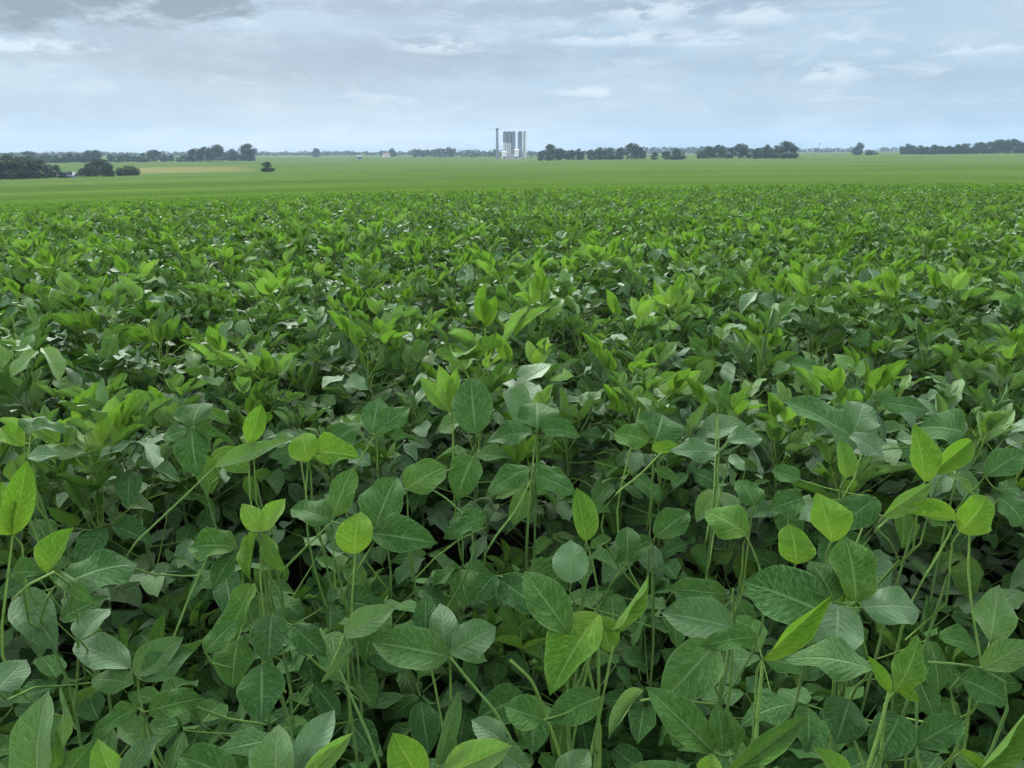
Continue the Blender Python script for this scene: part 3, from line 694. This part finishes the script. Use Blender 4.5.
rad = [-0.9, -0.5, 0] + list(np.geomspace(0.5, 150, 70)) + list(np.linspace(155, 1000, 170)) + list(np.geomspace(1010, 3000, 50))
def fsurf(X, Y):
    D = np.hypot(X, Y)
    e = np.vectorize(edge_d)(X, Y)
    return surf(X, Y) - 0.10 * (1 - smooth(0, 3, D - e)) - 0.02
o = polar('field', rad, azall, fsurf, FIELD, edge_d, parcels)
tag(o, 'smooth green fields falling away and rising to the horizon', None, None, 'structure')

# ------------------------------------------------------------------ trees
def tree_proto(seed, bush=False):
    """unit tree: height 1, crown about 1 wide; returns (crown mesh, trunk mesh)"""
    r = random.Random(seed); rg = np.random.default_rng(seed)
    nb = 30 if not bush else 20; cl = []
    for i in range(nb):
        a = r.uniform(0, 6.28); t = r.random()
        z = 0.12 + 0.76 * r.random() ** 1.3 if not bush else 0.08 + 0.66 * r.random() ** 1.2
        rad_ = 0.40 * math.sqrt(max(0.01, 1 - ((z - 0.42) / 0.46) ** 2)) * r.uniform(.7, 1.15) * math.sqrt(r.uniform(.1, 1))
        cl.append((rad_ * math.cos(a), rad_ * math.sin(a), z, r.uniform(.13, .22) * (1.35 if bush else 1)))
    acc = Acc(); V = []; F = []; Q = []
    k = 0
    for (x, y, z, q) in cl:
        for _ in range(120 if not bush else 160):
            d = rg.normal(size=3); d /= np.linalg.norm(d); d[2] *= .8
            p = np.array([x, y, z]) + d * q * (rg.random() ** .4)
            s = rg.uniform(.018, .040)
            a1 = rg.normal(size=3); a1 /= np.linalg.norm(a1); a2 = np.cross(a1, rg.normal(size=3)); a2 /= np.linalg.norm(a2)
            V += [p - a1 * s, p + a2 * s * .7, p + a1 * s, p - a2 * s * .7]; F.append((k, k + 1, k + 2, k + 3)); k += 4
            Q += [rg.random()] * 4
    acc.add(np.array(V), F, None, 0, np.array(Q))
    cm = acc.mesh('crown', TLEAF, False)
    acc = Acc()
    tube(acc, [(0, 0, -0.03), (0.006, 0, .15), (-.008, .01, .35), (0.01, 0, .62)], .030, .010, 7)
    for (x, y, z, q) in cl[:7]:
        s = np.array([0, 0, z * .45]); tube(acc, [s, s * .4 + np.array([x, y, z]) * .6 - np.array([0, 0, .03]), (x, y, z)], .011, .003, 5)
    tm = acc.mesh('trunk', BARK)
    return cm, tm
TP = [tree_proto(i) for i in range(5)]; BP = [tree_proto(20 + i, True) for i in range(3)]
def place_tree(px, D, hpx, wpx, label, group, bush=False):
    az = math.atan((px - 512) / FPX * cp)
    x, y = D * math.sin(az), D * math.cos(az)
    h = hpx * D / FPX / 1.095; w = wpx * D / FPX * .98
    cm, tm = random.choice(BP if bush else TP)
    root = empty('bush' if bush else 'tree', (x, y, gz_far(x, y)), random.uniform(0, 6.28)); root.scale = (w, w, h)
    for nm, me in (('crown', cm), ('trunk', tm)):
        o = bpy.data.objects.new(nm, me); C.objects.link(o); o.parent = root
    tag(root, label, 'bush' if bush else 'tree', group)
    return root
def gz_far(x, y): return float(surf(x, y)) - 0.05
ORD = ['first', 'second', 'third', 'fourth', 'fifth', 'sixth', 'seventh', 'eighth', 'ninth', 'tenth', 'eleventh', 'twelfth', 'thirteenth', 'fourteenth', 'fifteenth', 'sixteenth', 'seventeenth',
       'eighteenth', 'nineteenth', 'twentieth', 'twenty-first', 'twenty-second', 'twenty-third', 'twenty-fourth', 'twenty-fifth', 'twenty-sixth', 'twenty-seventh', 'twenty-eighth'] + ['twenty-ninth', 'thirtieth', 'thirty-first', 'thirty-second', 'thirty-third', 'thirty-fourth', 'thirty-fifth']
def rowof(lst, D, what, group, dj=12, bush=False):
    for i, (px, h, w) in enumerate(lst):
        place_tree(px, D + random.uniform(-dj, dj), h, w, f'{what}, {ORD[i]} from left', group, bush)
rowof([(-6, 21, 26), (5, 23, 24), (17, 21, 24), (28, 20, 22), (39, 17, 20), (49, 12, 15), (57, 6, 9)], 345, 'dark leafy tree in the nearest grove at the left edge', 'trees of the nearest grove')
rowof([(80, 8, 12), (87, 13, 15), (96, 16, 19), (105, 13, 15)], 350, 'dark rounded tree in the small clump beside the grove', 'trees of the small clump')
rowof([(118, 9, 12), (126, 11, 14), (132, 8, 9)], 345, 'low dark bush of the little group beside the small clump', 'bushes beside the small clump', 6, True)
place_tree(266, 352, 11, 14, 'lone rounded dark bush standing in the open field left of the silos', 'lone bushes')['category'] = 'bush'
row = []
x = 20.0
while x < 250:
    h = random.uniform(5, 9.5)
    if 26 < x < 38: h = 11
    if 86 < x < 104: h = 11.5
    if 150 < x < 162: h = 11.5
    if 193 < x < 238: h = random.uniform(11, 17)
    row.append((x, h, h * random.uniform(1.1, 1.4))); x += h * random.uniform(.65, 1.15)
row.append((247, 17, 17))
rowof(row, 790, 'tree in the long far hedge line at left', 'trees of the left hedge line', 25)
place_tree(316, 1250, 9, 9, 'single round tree on the horizon between the hedge line and silos', 'lone horizon trees')
place_tree(393, 1250, 9, 8, 'small pointed tree on the horizon left of the silos', 'lone horizon trees')
rowof([(541, 10, 10), (550, 17, 18), (560, 13, 14), (571, 11, 13), (580, 12, 12)], 640, 'dark tree in the clump just right of the silos', 'trees right of the silos')
rowof([(592, 11, 12), (601, 13, 15), (611, 13, 13), (620, 12, 14), (632, 17, 18), (641, 13, 12)], 650, 'dark tree in the middle clump right of the silos', 'trees of the middle clump')
rowof([(655, 8, 9), (666, 9, 10), (675, 12, 15), (682, 9, 9)], 600, 'round tree in the small clump right of the middle clump', 'trees of the round clump')
rowof([(701, 9, 11), (709, 13, 14), (719, 14, 15), (729, 12, 13), (740, 15, 16), (750, 10, 10)], 640, 'dark tree of the five-crowned clump at right', 'trees of the right clump')
rowof([(757, 11, 12), (765, 14, 15), (775, 13, 13), (786, 17, 19), (793, 13, 12)], 600, 'full dark tree in the rightmost clump before the open rise', 'trees of the last clump')
place_tree(858, 830, 12, 11, 'lone umbrella-shaped tree standing on the right-hand rise', 'lone horizon trees')
place_tree(871, 800, 6, 11, 'low bush right of the lone tree on the rise', 'lone bushes', True)
row = []; x = 906.0
while x < 1040:
    h = random.uniform(6, 10) if x < 975 else random.uniform(9, 14.5)
    row.append((x, h, h * random.uniform(1.1, 1.5))); x += h * random.uniform(.6, 1.05)
rowof(row, 830, 'tree in the hedge line on the far right rise', 'trees of the right hedge line', 20)
# far woods that read as one mass
wood = Acc(); rg = np.random.default_rng(3)
def woods(x0, x1, D, hmin, hmax):
    x = x0
    while x < x1:
        az = math.atan((x - 512) / FPX * cp); d = D + random.uniform(-40, 40)
        X, Y = d * math.sin(az), d * math.cos(az); hh = random.uniform(hmin, hmax) * D / FPX; Z = gz_far(X, Y)
        n = 120; w = hh * random.uniform(.5, 1.1)
        for _ in range(n):
            q = rg.normal(size=3); q /= np.linalg.norm(q)
            p_ = np.array([X, Y, Z + hh * .5]) + q * np.array([w, w, hh * .5]) * rg.uniform(.5, 1)
            a1 = rg.normal(size=3); a1 /= np.linalg.norm(a1); a2 = np.cross(a1, rg.normal(size=3)); a2 /= np.linalg.norm(a2); s = hh * rg.uniform(.06, .13)
            wood.add([p_ - a1 * s, p_ + a2 * s, p_ + a1 * s, p_ - a2 * s], [(0, 1, 2, 3)], None, 0, rg.random())
        x += random.uniform(2.5, 5)
woods(-60, 330, 1500, 3, 5); woods(325, 420, 1450, 3, 5.5); woods(415, 455, 1150, 7, 9); woods(462, 500, 1150, 5, 8); woods(520, 620, 1200, 4, 6.5); woods(600, 720, 1500, 5, 7)
woods(690, 860, 1500, 3, 5); woods(880, 1090, 1600, 3, 4.5)
tag(wood.obj('far_woods', TLEAF, None, False), 'faint blue-green woods along the horizon', 'woods', None, 'stuff')

# ------------------------------------------------------------------ silos, stack, houses
CONC_D = plain('dark_metal_cladding', (0.10, 0.13, 0.15), (0.14, 0.17, 0.19), .3, 0.6)
CLAD = plain('weathered_cladding', (0.09, 0.12, 0.14), (0.17, 0.20, 0.22), .4, 0.6)
CONC_L = plain('pale_concrete', (0.36, 0.39, 0.41), (0.52, 0.54, 0.55), .3, 0.8)
ROOFM = plain('roof_sheet', (0.16, 0.09, 0.07), (0.22, 0.12, 0.09), .5, 0.7)
GLASS = plain('window_glass', (0.03, 0.04, 0.05), (0.05, 0.06, 0.07), 1, 0.2)
WHITE = plain('white_render', (0.50, 0.50, 0.48), (0.62, 0.62, 0.60), .5, 0.8)
def lathe(acc, cx, cy, prof, n=24):
    V = []; 
    for (r_, z) in prof:
        for k in range(n):
            a = 2 * math.pi * k / n; V.append((cx + r_ * math.cos(a), cy + r_ * math.sin(a), z))
    F = [(i * n + k, i * n + (k + 1) % n, (i + 1) * n + (k + 1) % n, (i + 1) * n + k) for i in range(len(prof) - 1) for k in range(n)]
    acc.add(V, F)
def box(acc, x0, x1, y0, y1, z0, z1):
    V = [(x, y, z) for z in (z0, z1) for y in (y0, y1) for x in (x0, x1)]
    acc.add(V, [(0, 2, 3, 1), (4, 5, 7, 6), (0, 1, 5, 4), (2, 6, 7, 3), (0, 4, 6, 2), (1, 3, 7, 5)])
DS = 880.0; PXM = DS / FPX * .956; PXV = DS / FPX / 1.095
def sx_(px): return (px - 512) / FPX * cp * DS
gS = gz_far(0, DS) - .3
def silo(px, wpx, top, mat, label, bands=True, dy=0.0, low=None, head=0):
    r_ = wpx * PXM / 2; hh = (159.3 - top) * PXV
    root = empty('grain_silo', (sx_(px), DS + dy, gS)); tag(root, label, 'silo', 'silos of the grain store')
    lo = hh * (low or 0)
    a = Acc(); prof = []
    z = lo
    prof.append((r_, lo))
    while bands and z < hh - 3:
        z += 3; prof += [(r_, z - .35), (r_ * 1.025, z - .3), (r_ * 1.025, z), (r_, z + .02)]
    prof.append((r_, hh)); lathe(a, 0, 0, prof); a.obj('barrel', mat, root, False)
    if head:
        a = Acc(); hz = hh * (1 - head); lathe(a, 0, 0, [(r_, hz), (r_ * 1.08, hz), (r_ * 1.08, hh * .8), (r_ * 1.05, hh * .81), (r_ * 1.08, hh * .82), (r_ * 1.08, hh - .05)]); a.obj('head', CLAD, root, False)
    if low:
        a = Acc(); lathe(a, 0, 0, [(r_ * .96, -1), (r_ * .96, lo)]); a.obj('plinth', CONC_L, root)
    a = Acc(); lathe(a, 0, 0, [(r_ * 1.06, hh - .02), (r_ * 1.06, hh + .25), (r_ * .35, hh + 1.4), (0.01, hh + 1.5)]); a.obj('roof', CONC_D, root)
    a = Acc(); box(a, -.35, .35, -r_ - .5, -r_ - .02, 0, hh + .6); a.obj('ladder_cage', CONC_D, root, False)
silo(505.2, 4.2, 132.5, CONC_L, 'leftmost silo of the left block, pale barrel with dark upper head', low=.12, head=.38)
silo(509.3, 4.2, 132.5, CONC_L, 'middle silo of the left block, pale barrel beneath its dark head', low=.12, dy=.5, head=.40)
silo(513.4, 4.0, 132.5, CLAD, 'rightmost silo of the left block, darker barrel with pale foot', low=.2)
silo(519.8, 4.2, 132.5, CLAD, 'dark slim silo just right of the gap in the grain store', low=.06)
silo(524.4, 3.8, 132.5, CONC_L, 'pale slim silo at the right end of the grain store', low=.06, dy=1)
root = empty('chimney_stack', (sx_(497.3), DS - 3, gS)); tag(root, 'slim dark chimney left of the grain silos with flared top', 'chimney')
a = Acc(); hh = (159.3 - 128.6) * PXV; lathe(a, 0, 0, [(1.75, -1), (1.45, hh * .5), (1.2, hh - 2)]); a.obj('shaft', CONC_D, root)
a = Acc(); lathe(a, 0, 0, [(1.2, hh - 2.02), (1.75, hh - 1.4), (1.75, hh), (1.2, hh), (1.2, hh - 1)]); a.obj('cap', CONC_D, root)
def house(px, D, w, d, h, label, wall=WHITE, roof=ROOFM, rz=0.2):
    az = math.atan((px - 512) / FPX * cp); x, y = D * math.sin(az), D * math.cos(az)
    root = empty('farm_building', (x, y, gz_far(x, y) - .1), rz); tag(root, label, 'building', 'far farm buildings')
    a = Acc(); box(a, -w / 2, w / 2, -d / 2, d / 2, 0, h)
    a.obj('wall', wall, root, False)
    a = Acc(); e = .5; rh = h + d * .3
    V = [(-w / 2 - e, -d / 2 - e, h), (w / 2 + e, -d / 2 - e, h), (w / 2 + e, 0, rh), (-w / 2 - e, 0, rh), (w / 2 + e, d / 2 + e, h), (-w / 2 - e, d / 2 + e, h)]
    V += [(p_[0], p_[1], p_[2] - .25 if abs(p_[1]) > .1 else p_[2] - .5) for p_ in V]
    a.add(V, [(0, 1, 2, 3), (3, 2, 4, 5), (7, 6, 9, 8), (8, 9, 11, 10), (0, 6, 7, 1), (5, 4, 10, 11), (0, 3, 9, 6), (3, 5, 11, 9), (1, 7, 8, 2), (2, 8, 10, 4)]); a.obj('roof', roof, root, False)
    a = Acc(); box(a, -.7, .7, -d / 2 - .06, -d / 2 - .01, 0, 2.2); a.obj('door', GLASS, root, False)
    for xx in (-w * .32, w * .32):
        a = Acc(); box(a, xx - .8, xx + .8, -d / 2 - .06, -d / 2 - .01, 1.1, 2.4); a.obj('window', GLASS, root, False)
PALE = plain('pale_roof_sheet', (0.45, 0.46, 0.46), (0.58, 0.58, 0.57), .5, 0.6)
house(504, 868, 4, 4, 7, 'narrow white building at the foot of the left silo block', WHITE, PALE)
house(516.5, 866, 4.5, 5, 9, 'white building filling the gap at the foot of the silos', WHITE, PALE, 0)
house(64, 338, 5, 4, 0.9, 'low grey shed between the nearest grove and the small clump', CLAD, CLAD, .1)
house(359, 900, 5, 5, 3, 'small pale house in the fields left of the silos', CLAD, CLAD)
house(386, 1150, 9, 7, 4, 'pinkish roofed farmhouse on the horizon left of the silos', WHITE, ROOFM)
for px, hpx, lb in ((819, 10, 'taller bare pole standing on the horizon left of the lone tree'), (826, 6, 'shorter bare pole right beside the taller horizon pole')):
    D = 1000; az = math.atan((px - 512) / FPX * cp); x, y = D * math.sin(az), D * math.cos(az)
    root = empty('utility_pole', (x, y, gz_far(x, y))); tag(root, lb, 'pole', 'poles on the right rise')
    hh = hpx * D / FPX; a = Acc(); tube(a, [(0, 0, -1), (0, 0, hh)], .35, .25, 8); a.obj('shaft', CONC_D, root)
    a = Acc(); box(a, -1.4, 1.4, -.45, -.27, hh - 1.2, hh - .9); a.obj('crossarm', CONC_D, root, False)

# ------------------------------------------------------------------ haze
m, nt, out = new_mat('air'); N = NT(nt)
pv = N.n('ShaderNodeVolumePrincipled'); pv.inputs['Color'].default_value = (0.50, 0.70, 0.92, 1); pv.inputs['Density'].default_value = 0.00015; pv.inputs['Density Attribute'].default_value = ''; m.cycles.homogeneous_volume = True
pv.inputs['Anisotropy'].default_value = 0.0
N.link(pv.outputs[0], out.inputs['Volume'])
zmin = -14.0
a = Acc(); box(a, -3100, 3100, -3100, 3100, zmin, 60); o = a.obj('haze', m, None, False); tag(o, 'thin blue air over the fields', None, None, 'stuff')

# ------------------------------------------------------------------ sky and light
W = bpy.data.worlds.new('World'); S.world = W; W.use_nodes = True; nt = W.node_tree; nt.nodes.clear(); N = NT(nt)
SUN_EL, SUN_AZ = R(30), R(-22)
out = N.n('ShaderNodeOutputWorld'); bg = N.n('ShaderNodeBackground'); N.link(bg.outputs[0], out.inputs[0])
sky = N.n('ShaderNodeTexSky'); sky.sky_type = 'NISHITA'; sky.sun_disc = False; sky.sun_elevation = SUN_EL; sky.sun_rotation = SUN_AZ
tc = N.n('ShaderNodeTexCoord'); d = tc.outputs['Generated']
sep = N.n('ShaderNodeSeparateXYZ'); N.link(d, sep.inputs[0])
el = sep.outputs[2]; az = N.math('ARCTAN2', sep.outputs[0], sep.outputs[1])
K = 1.0 / 0.1     # background strength is 0.1, so colours below are divided by it
def c10(r_, g_, b_): return (r_ * K, g_ * K, b_ * K)
vb = N.vmul(d, (4.0, 4.0, 17.0))
nA = N.noise(vb, 1.6, 7, 0.62, 0.3); nB = N.noise(N.vmul(d, (8.0, 8.0, 30.0)), 1.5, 8, 0.66, 0.6); nC = N.noise(N.vmul(d, (2, 2, 12)), 1.0, 3)
nD = N.noise(N.vmul(d, (13, 13, 42)), 1.6, 9, 0.62, 0.25)
horizon = N.rng(el, 0.0, 0.07)
clear = N.mix(horizon, c10(0.222, 0.336, 0.436), c10(0.296, 0.399, 0.493))
clear = N.mix(N.rng(nA, 0.42, 0.66), clear, c10(0.347, 0.436, 0.511))
clear = N.mix(N.math('MULTIPLY', N.rng(nC, 0.46, 0.60), N.rng(el, 0.03, 0.10)), clear, c10(0.251, 0.327, 0.410))
clear = N.mix(N.math('MULTIPLY', N.rng(nB, 0.52, 0.70, 0, .8), N.rng(el, 0.015, 0.06)), clear, c10(0.400, 0.482, 0.552))
def blob(px, py, wpx, hpx, edge=0.5, ragged=False):
    a0 = math.atan((px - 512) / FPX * cp); e0 = math.sin(math.atan((384 - py) / FPX) - PITCH)
    dx = N.math('DIVIDE', N.math('SUBTRACT', az, a0), wpx / FPX)
    dy = N.math('DIVIDE', N.math('SUBTRACT', el, e0), hpx / FPX)
    q = N.math('ADD', N.math('MULTIPLY', dx, dx), N.math('MULTIPLY', dy, dy))
    if not ragged: q = N.math('ADD', q, N.math('MULTIPLY_ADD', nD, 4.2, -2.1)); return N.rng(q, 1.25, 1.0 - edge)
    return N.math('MULTIPLY', N.rng(q, 2.2, 0.2), N.rng(N.math('SUBTRACT', nD, N.math('MULTIPLY', dy, 0.05)), 0.44, 0.56))
def blobs(lst, ragged=False):
    r_ = None
    for b_ in lst:
        x_ = blob(*b_, ragged=ragged); r_ = x_ if r_ is None else N.math('MAXIMUM', r_, x_)
    return r_
mid_grey = blobs([(300, 62, 260, 20, 1.0), (130, 48, 120, 16, .9), (560, 10, 140, 12, 1.0), (380, 8, 120, 8, .9)])
clear = N.mix(N.math('MULTIPLY', mid_grey, .75), clear, c10(0.233, 0.301, 0.380))
dark = blobs([(10, 20, 80, 24, .8), (100, 8, 130, 24, .8), (190, 14, 60, 14, .8), (-70, 20, 90, 28, .8)])
clear = N.mix(N.math('MULTIPLY', dark, .95), clear, c10(0.146, 0.195, 0.247))
lite = blobs([(443, 44, 36, 7, .5), (650, 12, 45, 7, .6), (745, 18, 36, 9, .6), (620, 38, 70, 6, .7), (700, 42, 40, 5, .6), (815, 78, 34, 7, .7), (970, 60, 70, 5, .7), (836, 44, 24, 5, .6), (600, 92, 40, 4, .7), (20, 60, 60, 5, .7)], True)
clear = N.mix(N.math('MULTIPLY', lite, .9), clear, c10(0.448, 0.524, 0.589))
clear = N.mix(N.rng(el, 0.19, 0.34), clear, c10(2.7, 2.75, 2.8))
clear = N.mix(N.rng(el, 0.50, 0.75), clear, c10(0.85, 0.92, 1.05))
low = N.rng(el, -0.02, -0.002)
clear = N.mix(low, c10(.20, .25, .22), clear)
fin = N.mix(0.95, sky.outputs[0], clear)
N.link(fin, bg.inputs[0]); bg.inputs[1].default_value = 0.1
sl = bpy.data.lights.new('sun', 'SUN'); sl.energy = 4.6; sl.angle = R(24); sl.color = (1, .97, .92)
so = bpy.data.objects.new('sun', sl); C.objects.link(so); so.location = (0, 0, 30)
dv = Vector((math.sin(SUN_AZ) * math.cos(SUN_EL), math.cos(SUN_AZ) * math.cos(SUN_EL), math.sin(SUN_EL)))
so.rotation_euler = (-dv).to_track_quat('-Z', 'Y').to_euler()
S.view_settings.view_transform = 'Standard'; S.view_settings.look = 'None'; S.view_settings.gamma = 1; S.view_settings.exposure = 0.60
S.view_settings.use_curve_mapping = False
cy = S.cycles; cy.max_bounces = 8; cy.diffuse_bounces = 4; cy.transmission_bounces = 6; cy.volume_bounces = 0; cy.transparent_max_bounces = 8
cy.use_denoising = True
